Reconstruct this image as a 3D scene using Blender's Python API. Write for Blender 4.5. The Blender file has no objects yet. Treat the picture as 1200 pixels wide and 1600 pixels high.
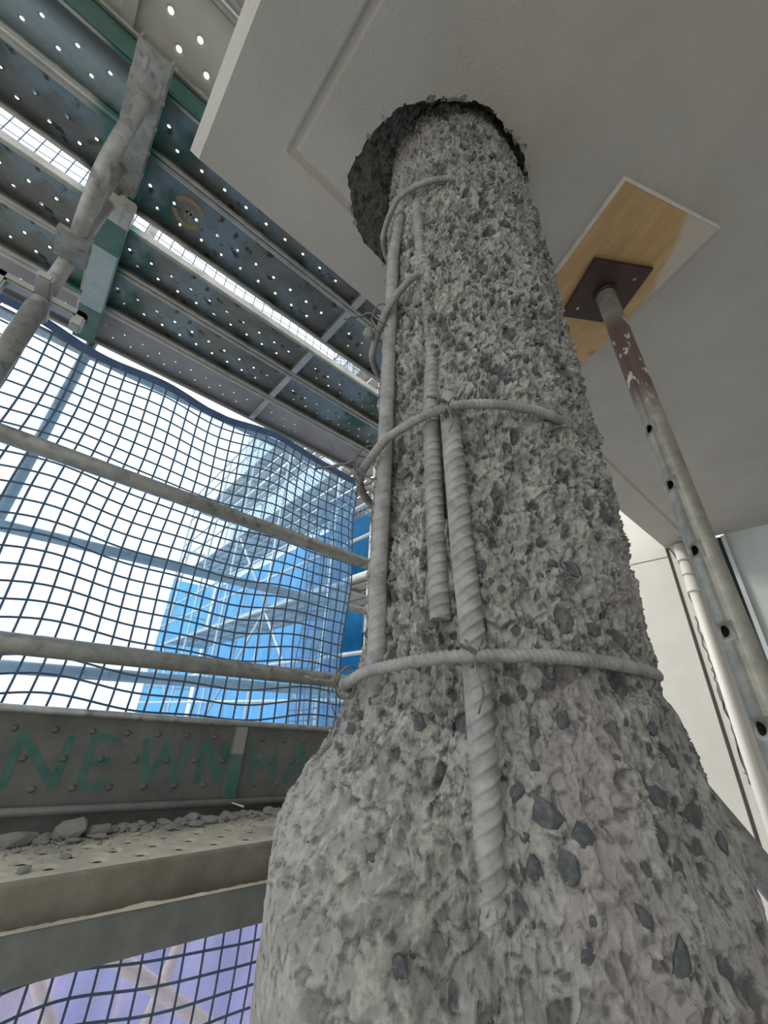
import bpy, bmesh, math, random
import numpy as np
from mathutils import Vector, Matrix
random.seed(7); rng = np.random.default_rng(11)
SC = bpy.context.scene
COL = SC.collection
PI = math.pi
# ------------------------------------------------------------------ camera, sky, sun, exposure
cd = bpy.data.cameras.new('camera'); cam = bpy.data.objects.new('camera', cd); COL.objects.link(cam)
R = Matrix(((0.74381546, -0.33286792, -0.57960117), (-0.66736405, -0.32195518, -0.67154307), (0.03692955, 0.88630909, -0.46161932)))
# the third column of the camera matrix is its backward axis
cam.matrix_world = R.to_4x4()
cd.sensor_fit = 'HORIZONTAL'; cd.sensor_width = 36; cd.lens = 625 / 1200 * 36
cd.clip_start = .01; cd.clip_end = 200
SC.camera = cam
w = bpy.data.worlds.new('sky'); SC.world = w; w.use_nodes = True
bg = w.node_tree.nodes['Background']; bg.inputs[0].default_value = (.93, .97, 1.0, 1); bg.inputs[1].default_value = 1.75
sl = bpy.data.lights.new('sun', 'SUN'); sl.energy = 1.6; sl.angle = math.radians(12); sl.color = (1, .93, .82)
so = bpy.data.objects.new('sun', sl); COL.objects.link(so)
so.rotation_euler = Vector((-.55, .75, .62)).to_track_quat('Z', 'Y').to_euler()
SC.view_settings.view_transform = 'Standard'; SC.view_settings.look = 'None'
SC.view_settings.gamma = 1; SC.view_settings.use_curve_mapping = False
SC.view_settings.exposure = 0.0

# ------------------------------------------------------------------ noise in numpy
def _h(ix, iy, iz, s=0):
    n = (ix.astype(np.int64) * 73856093) ^ (iy.astype(np.int64) * 19349663) ^ (iz.astype(np.int64) * 83492791) ^ (s * 2654435)
    n = (n ^ (n >> 13)) * 1274126177 & 0x7fffffff
    n = (n ^ (n >> 15)) * 2246822 & 0x7fffffff
    return (n & 0xffffff) / float(0xffffff)
def vnoise(P, f, s=0):
    Q = P * f; I = np.floor(Q); F = Q - I; F = F * F * (3 - 2 * F); I = I.astype(np.int64)
    r = 0
    for dx in (0, 1):
        for dy in (0, 1):
            for dz in (0, 1):
                wgt = (F[:, 0] if dx else 1 - F[:, 0]) * (F[:, 1] if dy else 1 - F[:, 1]) * (F[:, 2] if dz else 1 - F[:, 2])
                r = r + wgt * _h(I[:, 0] + dx, I[:, 1] + dy, I[:, 2] + dz, s)
    return r * 2 - 1
def fbm(P, f, o, s=0):
    r = 0; a = 1
    for i in range(o): r = r + a * vnoise(P, f * 2.03 ** i, s + i); a *= .52
    return r
def ridge(P, f, o, s=0):
    r = 0; a = 1
    for i in range(o): r = r + a * (1 - np.abs(vnoise(P, f * 2.1 ** i, s + i)) * 2); a *= .5
    return r
def worley(P, f, s=0, facet=False):
    Q = P * f; I = np.floor(Q).astype(np.int64)
    b1 = np.full(len(P), 9.); b2 = np.full(len(P), 9.); idr = np.zeros(len(P)); fac = np.zeros(len(P))
    for dx in (-1, 0, 1):
        for dy in (-1, 0, 1):
            for dz in (-1, 0, 1):
                J = I + np.array((dx, dy, dz))
                px = J[:, 0] + _h(J[:, 0], J[:, 1], J[:, 2], s + 1); py = J[:, 1] + _h(J[:, 0], J[:, 1], J[:, 2], s + 2); pz = J[:, 2] + _h(J[:, 0], J[:, 1], J[:, 2], s + 3)
                d = np.sqrt((Q[:, 0] - px) ** 2 + (Q[:, 1] - py) ** 2 + (Q[:, 2] - pz) ** 2)
                rid = _h(J[:, 0], J[:, 1], J[:, 2], s + 4)
                m = d < b1
                if facet:
                    g = [_h(J[:, 0], J[:, 1], J[:, 2], s + 5 + k) - .5 for k in range(3)]
                    fv = (Q[:, 0] - px) * g[0] + (Q[:, 1] - py) * g[1] + (Q[:, 2] - pz) * g[2] + (rid - .5) * .5
                    fac = np.where(m, fv, fac)
                b2 = np.where(m, b1, np.minimum(b2, d)); idr = np.where(m, rid, idr); b1 = np.where(m, d, b1)
    return (b1, b2, idr, fac) if facet else (b1, b2, idr)
def sstep(x, a, b):
    t = np.clip((x - a) / (b - a), 0, 1); return t * t * (3 - 2 * t)

# ------------------------------------------------------------------ materials
MATS = {}
def mat(name, col, rough=.6, metal=0, col2=None, scale=8, bump=0, bscale=60, detail=8, lo=.35, hi=.65, coord='Object', stretch=(1, 1, 1), extra=None):
    m = bpy.data.materials.new(name); m.use_nodes = True; nt = m.node_tree; b = nt.nodes['Principled BSDF']
    b.inputs['Roughness'].default_value = rough; b.inputs['Metallic'].default_value = metal
    tc = nt.nodes.new('ShaderNodeTexCoord'); mp = nt.nodes.new('ShaderNodeMapping'); mp.inputs['Scale'].default_value = stretch
    nt.links.new(tc.outputs[coord], mp.inputs[0])
    c = (*col, 1)
    if col2:
        n = nt.nodes.new('ShaderNodeTexNoise'); n.inputs['Scale'].default_value = scale; n.inputs['Detail'].default_value = detail; n.inputs['Roughness'].default_value = .65
        nt.links.new(mp.outputs[0], n.inputs['Vector'])
        r = nt.nodes.new('ShaderNodeValToRGB'); r.color_ramp.elements[0].position = lo; r.color_ramp.elements[1].position = hi
        r.color_ramp.elements[0].color = c; r.color_ramp.elements[1].color = (*col2, 1)
        nt.links.new(n.outputs['Fac'], r.inputs[0]); out = r.outputs[0]
    else:
        g = nt.nodes.new('ShaderNodeRGB'); g.outputs[0].default_value = c; out = g.outputs[0]
    if extra: out = extra(nt, mp.outputs[0], out)
    nt.links.new(out, b.inputs['Base Color'])
    if bump:
        n2 = nt.nodes.new('ShaderNodeTexNoise'); n2.inputs['Scale'].default_value = bscale; n2.inputs['Detail'].default_value = 6; n2.inputs['Roughness'].default_value = .7
        nt.links.new(mp.outputs[0], n2.inputs['Vector'])
        bp = nt.nodes.new('ShaderNodeBump'); bp.inputs['Strength'].default_value = 1; bp.inputs['Distance'].default_value = bump
        nt.links.new(n2.outputs['Fac'], bp.inputs['Height']); nt.links.new(bp.outputs[0], b.inputs['Normal'])
    MATS[name] = m; return m
def mixin(nt, fac, a, bcol):
    mx = nt.nodes.new('ShaderNodeMix'); mx.data_type = 'RGBA'
    nt.links.new(fac, mx.inputs[0]); nt.links.new(a, mx.inputs[6])
    if isinstance(bcol, tuple): mx.inputs[7].default_value = (*bcol, 1)
    else: nt.links.new(bcol, mx.inputs[7])
    return mx.outputs[2]
def noisefac(nt, vec, scale, lo, hi, detail=6, sc=None):
    if sc:
        mp = nt.nodes.new('ShaderNodeMapping'); mp.inputs['Scale'].default_value = sc; nt.links.new(vec, mp.inputs[0]); vec = mp.outputs[0]
    n = nt.nodes.new('ShaderNodeTexNoise'); n.inputs['Scale'].default_value = scale; n.inputs['Detail'].default_value = detail
    nt.links.new(vec, n.inputs['Vector'])
    r = nt.nodes.new('ShaderNodeMapRange'); r.inputs[1].default_value = lo; r.inputs[2].default_value = hi
    nt.links.new(n.outputs['Fac'], r.inputs[0]); return r.outputs[0]
def axisfac(nt, vec, axis, lo, hi, absol=False):
    s = nt.nodes.new('ShaderNodeSeparateXYZ'); nt.links.new(vec, s.inputs[0]); o = s.outputs[axis]
    if absol:
        a = nt.nodes.new('ShaderNodeMath'); a.operation = 'ABSOLUTE'; nt.links.new(o, a.inputs[0]); o = a.outputs[0]
    r = nt.nodes.new('ShaderNodeMapRange'); r.inputs[1].default_value = lo; r.inputs[2].default_value = hi
    nt.links.new(o, r.inputs[0]); return r.outputs[0]

def concrete_extra(nt, vec, out):
    # pinkish dust low on the right flank, mottled fines, dark stones by attribute
    f = noisefac(nt, vec, 5, .45, .7)
    out = mixin(nt, f, out, (.38, .35, .33))
    f = noisefac(nt, vec, 110, .52, .66, 5)
    out = mixin(nt, f, out, (.12, .12, .12))
    a = nt.nodes.new('ShaderNodeAttribute'); a.attribute_name = 'stone'
    out = mixin(nt, a.outputs['Fac'], out, (.065, .068, .072))
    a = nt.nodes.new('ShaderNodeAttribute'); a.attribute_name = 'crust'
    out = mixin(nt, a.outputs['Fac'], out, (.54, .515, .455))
    a = nt.nodes.new('ShaderNodeAttribute'); a.attribute_name = 'pink'
    return mixin(nt, a.outputs['Fac'], out, (.34, .28, .28))
mat('concrete', (.225, .22, .203), .95, 0, (.44, .42, .37), 18, bump=.0030, bscale=330, lo=.34, hi=.66, extra=concrete_extra)
mat('stone', (.075, .08, .085), .9, 0, (.19, .187, .18), 55, bump=.0012, bscale=240, lo=.45, hi=.80, coord='Generated')
MATS['stone'].node_tree.nodes['Noise Texture'].inputs['Scale'].default_value = 3.5
MATS['stone'].node_tree.nodes['Noise Texture.001'].inputs['Scale'].default_value = 9
mat('soffit_paint', (.46, .43, .39), .8, 0, (.53, .495, .45), 3, bump=.0034, bscale=150)
mat('white_render', (.62, .59, .53), .85, 0, (.69, .66, .60), 3, bump=.0025, bscale=150)
mat('grey_render', (.45, .48, .46), .85, 0, (.63, .66, .64), 2, bump=.001, bscale=120)
mat('rebar', (.21, .205, .195), .8, .15, (.36, .352, .335), 40, bump=.0008, bscale=300)
mat('tie_wire', (.10, .09, .085), .7, .5, (.28, .27, .26), 60)
mat('galv_tube', (.24, .24, .23), .5, .45, (.44, .435, .40), 18, bump=.0007, bscale=160, lo=.3, hi=.7,
    extra=lambda nt, v, o: mixin(nt, noisefac(nt, v, 38, .55, .72, 6), o, (.17, .17, .155)))
mat('prop_tube', (.42, .41, .37), .42, .6, (.60, .58, .52), 22, bump=.0005, bscale=150, stretch=(1, 1, .5), lo=.35, hi=.7,
    extra=None)
def prop_extra(nt, v, o):
    f = axisfac(nt, v, 2, .76, .84); g = axisfac(nt, v, 2, 1.14, 1.08)
    m = nt.nodes.new('ShaderNodeMath'); m.operation = 'MULTIPLY'; nt.links.new(f, m.inputs[0]); nt.links.new(g, m.inputs[1])
    o = mixin(nt, m.outputs[0], o, (.20, .135, .12))
    h = noisefac(nt, v, 55, .60, .64, 3, (1, 1, .45))
    m2 = nt.nodes.new('ShaderNodeMath'); m2.operation = 'MULTIPLY'; nt.links.new(h, m2.inputs[0]); nt.links.new(m.outputs[0], m2.inputs[1])
    return mixin(nt, m2.outputs[0], o, (.8, .76, .68))
mat('prop_tube', (.27, .255, .215), .42, .45, (.46, .43, .36), 22, bump=.0005, bscale=150, lo=.35, hi=.7, extra=prop_extra)
mat('maroon_steel', (.035, .018, .016), .5, .2, (.06, .032, .028), 12, bump=.0004, bscale=90)
def ply_extra(nt, v, o):
    f = noisefac(nt, v, 11, .64, .74, 3, (.16, 1, .16)); o = mixin(nt, f, o, (.14, .065, .03))
    # white paint smear over the corner beyond x=.1
    s = nt.nodes.new('ShaderNodeSeparateXYZ'); nt.links.new(v, s.inputs[0])
    n = nt.nodes.new('ShaderNodeTexNoise'); n.inputs['Scale'].default_value = 9; nt.links.new(v, n.inputs['Vector'])
    a = nt.nodes.new('ShaderNodeMath'); a.operation = 'MULTIPLY_ADD'; a.inputs[1].default_value = .42; nt.links.new(n.outputs['Fac'], a.inputs[0]); nt.links.new(s.outputs[0], a.inputs[2])
    b = nt.nodes.new('ShaderNodeMath'); b.operation = 'MULTIPLY_ADD'; b.inputs[1].default_value = -3.5; nt.links.new(s.outputs[1], b.inputs[0]); nt.links.new(a.outputs[0], b.inputs[2])
    r = nt.nodes.new('ShaderNodeMapRange'); r.inputs[1].default_value = 1.70; r.inputs[2].default_value = 1.80; r.inputs[4].default_value = .85; nt.links.new(b.outputs[0], r.inputs[0])
    return mixin(nt, r.outputs[0], o, (.56, .51, .45))
mat('plywood', (.42, .25, .105), .6, 0, (.56, .37, .18), 6, stretch=(7, 1, 7), lo=.3, hi=.7, extra=ply_extra)
mat('plywood_edge', (.60, .56, .48), .8, 0, (.7, .67, .6), 30)
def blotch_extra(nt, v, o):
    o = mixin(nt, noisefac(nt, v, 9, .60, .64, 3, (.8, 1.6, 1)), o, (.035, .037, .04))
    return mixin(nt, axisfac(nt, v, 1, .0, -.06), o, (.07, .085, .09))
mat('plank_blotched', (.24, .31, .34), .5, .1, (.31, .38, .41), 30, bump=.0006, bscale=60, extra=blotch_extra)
def plank_extra(nt, v, o):
    gp = noisefac(nt, v, 3.1, .56, .66, 4); o = mixin(nt, gp, o, (.035, .10, .08))
    f = noisefac(nt, v, 4.5, .50, .60, 5); o = mixin(nt, f, o, (.17, .23, .26))
    f = noisefac(nt, v, 22, .60, .68, 4); o = mixin(nt, f, o, (.045, .045, .04))
    e = axisfac(nt, v, 0, .84, .85, True)
    n = noisefac(nt, v, 20, .35, .42, 4)
    m = nt.nodes.new('ShaderNodeMath'); m.operation = 'MULTIPLY'; nt.links.new(e, m.inputs[0]); nt.links.new(n, m.inputs[1])
    return mixin(nt, m.outputs[0], o, (.05, .20, .155))
mat('plank_steel', (.10, .105, .10), .42, .35, (.19, .19, .17), 7, bump=.0006, bscale=60, extra=plank_extra)
mat('plank_plain', (.26, .255, .28), .6, .2, (.35, .345, .365), 7, bump=.0006, bscale=60)
mat('plank_pale', (.50, .485, .43), .6, .2, (.60, .58, .51), 7, bump=.0006, bscale=60)
mat('flange_steel', (.26, .26, .235), .38, .6, (.42, .41, .37), 9, bump=.0004, bscale=80,
    extra=lambda nt, v, o: mixin(nt, axisfac(nt, v, 0, .80, .84, True), o, (.05, .15, .12)))
mat('flange_plain', (.36, .35, .32), .38, .6, (.46, .45, .41), 9, bump=.0004, bscale=80)
mat('toe_steel', (.12, .125, .118), .6, .3, (.19, .187, .17), 9, bump=.0006, bscale=60)
mat('green_paint', (.03, .125, .10), .6, 0, (.10, .17, .15), 14)
mat('brown_paint', (.26, .18, .085), .7, 0, (.33, .24, .13), 30)
mat('bluegrey_paint', (.27, .36, .38), .6, 0, (.36, .44, .45), 12)
mat('dusty_deck', (.50, .43, .33), .9, 0, (.66, .58, .46), 12, bump=.0015, bscale=90,
    extra=lambda nt, v, o: mixin(nt, noisefac(nt, v, 5, .52, .66), o, (.36, .33, .28)))
mat('deck_side', (.16, .14, .105), .7, .1, (.27, .24, .19), 8, bump=.0005, bscale=80)
mat('ledger_steel', (.15, .155, .145), .7, .2, (.22, .22, .205), 14, bump=.001, bscale=90)
mat('rubble', (.30, .29, .27), .95, 0, (.52, .50, .45), 40, bump=.002, bscale=160)
mat('splinter', (.75, .70, .58), .9)
mat('net_cord', (.06, .10, .16), .7, 0, (.09, .14, .21), 30)
mat('net_hem', (.05, .09, .20), .75, 0, (.08, .14, .27), 20)
mat('ground', (.30, .29, .27), .95, 0, (.42, .41, .38), 1)
mat('concrete_floor', (.34, .33, .31), .95, 0, (.42, .41, .38), 3)
mat('dark_glass', (.03, .035, .04), .15)
mat('pvc_pipe', (.72, .70, .64), .45)
mat('joint_dark', (.16, .155, .14), .9)
mat('wing_tube', (.50, .52, .52), .55, .3, (.62, .63, .62), 6)
mat('beige_tube', (.80, .73, .58), .6, 0, (.88, .82, .68), 6)
def sheet_mat(name, col, trans, alpha, lines=0, grid=None, fold=3):
    m = bpy.data.materials.new(name); m.use_nodes = True; nt = m.node_tree; nt.nodes.clear()
    o = nt.nodes.new('ShaderNodeOutputMaterial'); d = nt.nodes.new('ShaderNodeBsdfDiffuse'); t = nt.nodes.new('ShaderNodeBsdfTranslucent'); tr = nt.nodes.new('ShaderNodeBsdfTransparent')
    tc = nt.nodes.new('ShaderNodeTexCoord'); n = nt.nodes.new('ShaderNodeTexNoise'); n.inputs['Scale'].default_value = fold; n.inputs['Detail'].default_value = 5
    nt.links.new(tc.outputs['Object'], n.inputs['Vector'])
    r = nt.nodes.new('ShaderNodeValToRGB'); r.color_ramp.elements[0].position = .3; r.color_ramp.elements[1].position = .72
    r.color_ramp.elements[0].color = (*[c * .75 for c in col], 1); r.color_ramp.elements[1].color = (*[min(1, c * 1.2) for c in col], 1)
    nt.links.new(n.outputs['Fac'], r.inputs[0]); nt.links.new(r.outputs[0], d.inputs[0]); nt.links.new(r.outputs[0], t.inputs[0])
    m1 = nt.nodes.new('ShaderNodeMixShader'); m1.inputs[0].default_value = trans; nt.links.new(d.outputs[0], m1.inputs[1]); nt.links.new(t.outputs[0], m1.inputs[2])
    m2 = nt.nodes.new('ShaderNodeMixShader'); m2.inputs[0].default_value = alpha
    nt.links.new(tr.outputs[0], m2.inputs[1]); nt.links.new(m1.outputs[0], m2.inputs[2])
    if lines or grid:
        s = nt.nodes.new('ShaderNodeSeparateXYZ'); nt.links.new(tc.outputs['Object'], s.inputs[0])
        def wave(socket, per, duty):
            a = nt.nodes.new('ShaderNodeMath'); a.operation = 'MULTIPLY'; a.inputs[1].default_value = 1 / per; nt.links.new(socket, a.inputs[0])
            b = nt.nodes.new('ShaderNodeMath'); b.operation = 'FRACT'; nt.links.new(a.outputs[0], b.inputs[0])
            c = nt.nodes.new('ShaderNodeMath'); c.operation = 'LESS_THAN'; c.inputs[1].default_value = duty; nt.links.new(b.outputs[0], c.inputs[0]); return c.outputs[0]
        if lines: f = wave(s.outputs[2], lines, .5); base, top = alpha * .75, min(1, alpha * 1.25)
        else:
            u = nt.nodes.new('ShaderNodeMath'); u.operation = 'ADD'; nt.links.new(s.outputs[1], u.inputs[0]); nt.links.new(s.outputs[2], u.inputs[1])
            v = nt.nodes.new('ShaderNodeMath'); v.operation = 'SUBTRACT'; nt.links.new(s.outputs[1], v.inputs[0]); nt.links.new(s.outputs[2], v.inputs[1])
            fa = wave(u.outputs[0], grid, .26); fb = wave(v.outputs[0], grid, .26)
            mx = nt.nodes.new('ShaderNodeMath'); mx.operation = 'MAXIMUM'; nt.links.new(fa, mx.inputs[0]); nt.links.new(fb, mx.inputs[1]); f = mx.outputs[0]; base, top = alpha * .3, .95
        mr = nt.nodes.new('ShaderNodeMapRange'); mr.inputs[3].default_value = base; mr.inputs[4].default_value = top; nt.links.new(f, mr.inputs[0]); nt.links.new(mr.outputs[0], m2.inputs[0])
    nt.links.new(m2.outputs[0], o.inputs[0]); MATS[name] = m
sheet_mat('blue_sheet', (.05, .38, .82), .8, .93)
def scrim_mat():
    m = bpy.data.materials.new('blue_scrim'); m.use_nodes = True; nt = m.node_tree; nt.nodes.clear()
    o = nt.nodes.new('ShaderNodeOutputMaterial'); t = nt.nodes.new('ShaderNodeBsdfTranslucent'); tr = nt.nodes.new('ShaderNodeBsdfTransparent')
    t.inputs[0].default_value = (.36, .62, .92, 1); tr.inputs[0].default_value = (.76, .90, 1, 1)
    m2 = nt.nodes.new('ShaderNodeMixShader'); m2.inputs[0].default_value = .20
    nt.links.new(tr.outputs[0], m2.inputs[1]); nt.links.new(t.outputs[0], m2.inputs[2]); nt.links.new(m2.outputs[0], o.inputs[0]); MATS['blue_scrim'] = m
scrim_mat()
sheet_mat('pale_net', (.20, .38, .58), .7, .6, grid=.13)
sheet_mat('violet_scrim', (.46, .40, .62), .7, .32, lines=.005)
sheet_mat('violet_sheet', (.33, .29, .50), .8, .8, fold=7)

# ------------------------------------------------------------------ helpers
def link(name, me, m=None, parent=None, smooth=False):
    o = bpy.data.objects.new(name, me); COL.objects.link(o)
    if m: me.materials.append(MATS[m])
    if parent: o.parent = parent
    if smooth: me.polygons.foreach_set('use_smooth', [True] * len(me.polygons))
    return o
def tag(o, label, cat, group=None, kind=None):
    o['label'] = label; o['category'] = cat
    if group: o['group'] = group
    if kind: o['kind'] = kind
    return o
def thing(name, label, cat, loc=(0, 0, 0), rotz=0, group=None):
    o = bpy.data.objects.new(name, None); COL.objects.link(o); o.empty_display_size = .05
    o.location = loc; o.rotation_euler = (0, 0, rotz); return tag(o, label, cat, group)
def struct(o): o['kind'] = 'structure'; return o
def mesh(name, v, f):
    me = bpy.data.meshes.new(name); me.from_pydata([tuple(map(float, p)) for p in v], [], f); me.update(); return me
class MB:
    def __init__(s): s.v = []; s.f = []
    def add(s, v, f):
        n = len(s.v); s.v += [tuple(p) for p in v]; s.f += [tuple(i + n for i in q) for q in f]; return s
    def box(s, x0, x1, y0, y1, z0, z1, M=None):
        v = [(x, y, z) for x in (x0, x1) for y in (y0, y1) for z in (z0, z1)]
        if M: v = [tuple(M @ Vector(p)) for p in v]
        return s.add(v, [(0, 1, 3, 2), (4, 6, 7, 5), (0, 4, 5, 1), (2, 3, 7, 6), (0, 2, 6, 4), (1, 5, 7, 3)])
    def tube(s, pts, r, n=12, cap=True, radii=None, inner=None):
        pts = [Vector(p) for p in pts]; v = []; prev = None
        for i, p in enumerate(pts):
            t = (pts[min(i + 1, len(pts) - 1)] - pts[max(i - 1, 0)]).normalized()
            a = Vector((0, 0, 1)) if abs(t.z) < .9 else Vector((1, 0, 0))
            if prev is None: u = t.cross(a).normalized()
            else: u = (prev - t * prev.dot(t)).normalized()
            prev = u; q = t.cross(u); rr = radii[i] if radii is not None else r
            for k in range(n):
                an = 2 * PI * k / n; v.append(p + (u * math.cos(an) + q * math.sin(an)) * rr)
        f = [(i * n + k, i * n + (k + 1) % n, (i + 1) * n + (k + 1) % n, (i + 1) * n + k) for i in range(len(pts) - 1) for k in range(n)]
        if cap: f += [tuple(range(n - 1, -1, -1)), tuple((len(pts) - 1) * n + k for k in range(n))]
        return s.add(v, f)
    def build(s, name, m, parent=None, smooth=False, bevel=0):
        me = bpy.data.meshes.new(name); me.from_pydata(s.v, [], s.f); me.update()
        bm = bmesh.new(); bm.from_mesh(me); bmesh.ops.recalc_face_normals(bm, faces=bm.faces)
        if bevel: bmesh.ops.bevel(bm, geom=bm.edges, offset=bevel, segments=2, affect='EDGES', clamp_overlap=True)
        bm.to_mesh(me); bm.free()
        o = link(name, me, m, parent)
        if smooth:
            me.polygons.foreach_set('use_smooth', [len(p.vertices) == 4 for p in me.polygons])
        return o
def grid_mesh(name, V, nr, nc, wrap=False):
    idx = np.arange(nr * nc).reshape(nr, nc)
    if wrap: idx = np.c_[idx, idx[:, 0]]
    F = np.stack([idx[:-1, :-1], idx[:-1, 1:], idx[1:, 1:], idx[1:, :-1]], -1).reshape(-1, 4)
    me = bpy.data.meshes.new(name); me.vertices.add(len(V)); me.vertices.foreach_set('co', V.astype(np.float32).ravel())
    me.loops.add(F.size); me.loops.foreach_set('vertex_index', F.astype(np.int32).ravel())
    me.polygons.add(len(F)); me.polygons.foreach_set('loop_start', np.arange(0, F.size, 4, dtype=np.int32))
    me.update(calc_edges=True); return me

# ------------------------------------------------------------------ the setting
H = 1.30
CX, CY = .480, .352
TH0 = -143.7                                   # bearing of the column's front
rim_t = np.radians(np.array([-171.8, -137.5, -97, -45.7, 0, 45, 91.6, 118, 146]))
rim_r = np.array([.221, .197, .197, .222, .225, .238, .254, .262, .266])
def rim(th):
    t = (th + PI) % (2 * PI) - PI
    a = np.r_[rim_t[-1] - 2 * PI, rim_t, rim_t[0] + 2 * PI]; r = np.r_[rim_r[-1], rim_r, rim_r[0]]
    base = np.interp(t, a, r)
    P = np.c_[np.cos(t), np.sin(t), 0 * t]
    return base + .006 * fbm(P, 6, 3, 5) + .0022 * fbm(P, 40, 2, 8)
GX, GY = .112, .556                            # the drip groove
xs = sorted(set([-.062] + list(np.round(np.arange(-.055, .86, .0075), 4)) + [GX - .012, GX - .005, GX + .005, GX + .012] + list(np.arange(.95, 3.6, .3)) + [3.6]))
ys = sorted(set([.738] + list(np.round(np.arange(.04, .73, .0075), 4)) + [GY - .012, GY - .005, GY + .005, GY + .012] + list(np.arange(-2.6, 0, .25))))
xs = np.array(xs); ys = np.array(ys)
X, Y = np.meshgrid(xs, ys, indexing='ij'); 
def gdist(x, y):
    a = np.where(y < GY, np.abs(x - GX), 9); b = np.where(x > GX, np.abs(y - GY), 9); c = np.hypot(x - GX, y - GY)
    return np.minimum(np.minimum(a, b), c)
Zc = H + .008 * (1 - sstep(gdist(X, Y), .004, .0125))
P = np.c_[X.ravel(), Y.ravel(), Zc.ravel()]
th = np.arctan2(P[:, 1] - CY, P[:, 0] - CX); rr = np.hypot(P[:, 0] - CX, P[:, 1] - CY); ri = rim(th)
inside = rr < ri
nx, ny = len(xs), len(ys); ins = inside.reshape(nx, ny)
faces = []; keep = np.zeros(nx * ny, bool)
for i in range(nx - 1):
    for j in range(ny - 1):
        if not (ins[i, j] and ins[i + 1, j] and ins[i, j + 1] and ins[i + 1, j + 1]):
            faces.append((i * ny + j, i * ny + j + 1, (i + 1) * ny + j + 1, (i + 1) * ny + j))
            for q in faces[-1]: keep[q] = True
snap = keep & inside
P[snap, 0] = CX + np.cos(th[snap]) * ri[snap]; P[snap, 1] = CY + np.sin(th[snap]) * ri[snap]
remap = np.cumsum(keep) - 1
V = P[keep]; F = [tuple(int(remap[q]) for q in f) for f in faces]
ceil = struct(link('ceiling', mesh('ceiling', V, F), 'soffit_paint'))
ceil.data.polygons.foreach_set('use_smooth', [True] * len(F))
mb = MB()                                       # chamfered drip edge and the slab body above
x0, y1, yb, xe = -.062, .738, -2.6, 3.6
mb.add([(x0, yb, H), (x0, y1, H), (-.087, .7455, H + .018), (-.087, yb, H + .018)], [(0, 1, 2, 3)])
mb.add([(x0, y1, H), (xe, y1, H), (xe, .7455, H + .012), (-.087, .7455, H + .018)], [(0, 1, 2, 3)])
mb.add([(-.087, yb, H + .018), (-.087, .7455, H + .018), (-.087, .7455, H + .17), (-.087, yb, H + .17)], [(0, 1, 2, 3)])
mb.add([(-.087, .7455, H + .018), (xe, .7455, H + .012), (xe, .7455, H + .17), (-.087, .7455, H + .17)], [(0, 1, 2, 3)])
mb.add([(-.087, yb, H + .17), (xe, yb, H + .17), (xe, .7455, H + .17), (-.087, .7455, H + .17)], [(0, 1, 2, 3)])
eb = mb.build('slab_edge', 'white_render', ceil)
FL = -1.25
struct(MB().box(-3, 3.6, -2.6, .72, FL - .2, FL).build('floor', 'concrete_floor'))
struct(MB().box(-3, 3.75, -2.75, -2.6, FL - .2, 3.6).build('wall_back', 'grey_render'))
# far wall: projecting white pier, joint, cracked strip, grey wall beyond the frame
wr = struct(MB().box(3.6, 3.75, .46, .715, FL - .2, H).build('wall_far', 'white_render'))
struct(MB().box(3.585, 3.75, .735, 2.45, FL - 6, 6).build('wall_pier', 'white_render'))
struct(MB().box(3.61, 3.75, .715, .735, FL - .2, H).build('trim_1', 'joint_dark'))
MB().box(3.583, 3.586, .735, 1.3, 1.212, 1.219).build('scored_joint', 'joint_dark', bpy.data.objects['wall_pier'])
struct(MB().box(3.6, 3.75, -2.6, .36, FL - .2, H).build('wall_right', 'grey_render'))
fr = MB()
for a, b in ((.355, .38), (.405, .43), (.445, .465)): fr.box(3.575, 3.62, a, b, FL, 1.285)
wn = struct(fr.build('window_1', 'grey_render')); 
MB().box(3.60, 3.61, .38, .445, FL, 1.285).build('pane', 'dark_glass', wn)
# cracks in the render of the far wall, each a thin dark strip laid on its face
def crack(pts, x=3.5985, wdt=.0055):
    m = MB()
    for (ya, za), (yb_, zb) in zip(pts, pts[1:]):
        d = Vector((0, yb_ - ya, zb - za)).normalized(); n = Vector((0, -d.z, d.y)) * wdt
        a = Vector((x, ya, za)); b = Vector((x, yb_, zb)); k = Vector((-.0015, 0, 0))
        m.add([a - n, b - n, b + n, a + n, a - n + k, b - n + k, b + n + k, a + n + k], [(0, 1, 2, 3), (4, 5, 6, 7), (0, 1, 5, 4), (2, 3, 7, 6)])
    return m.build('crack', 'joint_dark', wr)
pts = [(.713, 1.29)]; z = 1.29; y = .71
while z > -.25:
    z -= random.uniform(.03, .07); y += random.uniform(-.018, .012) if y > .672 else random.uniform(-.006, .018); y = min(y, .71); pts.append((y, z))
crack(pts)
pts = [(.685, .75)]; z = .75
while z > -.2: z -= random.uniform(.02, .06); pts.append((.681 + random.uniform(-.012, .012), z))
crack(pts, wdt=.0035); crack([(.69, -.2), (.67, -.22), (.655, -.21)], wdt=.0035)
mk = MB()                                       # pencil mark on the fascia near the pipe head
mk.tube([(3.45, .60, H - .001), (3.46, .56, H - .001), (3.48, .53, H - .001), (3.5, .55, H - .001), (3.49, .58, H - .001)], .003, 6); mk.tube([(3.44, .5, H - .001), (3.45, .62, H - .001)], .002, 6)
mk.build('pencil_mark', 'joint_dark', ceil)
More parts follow.
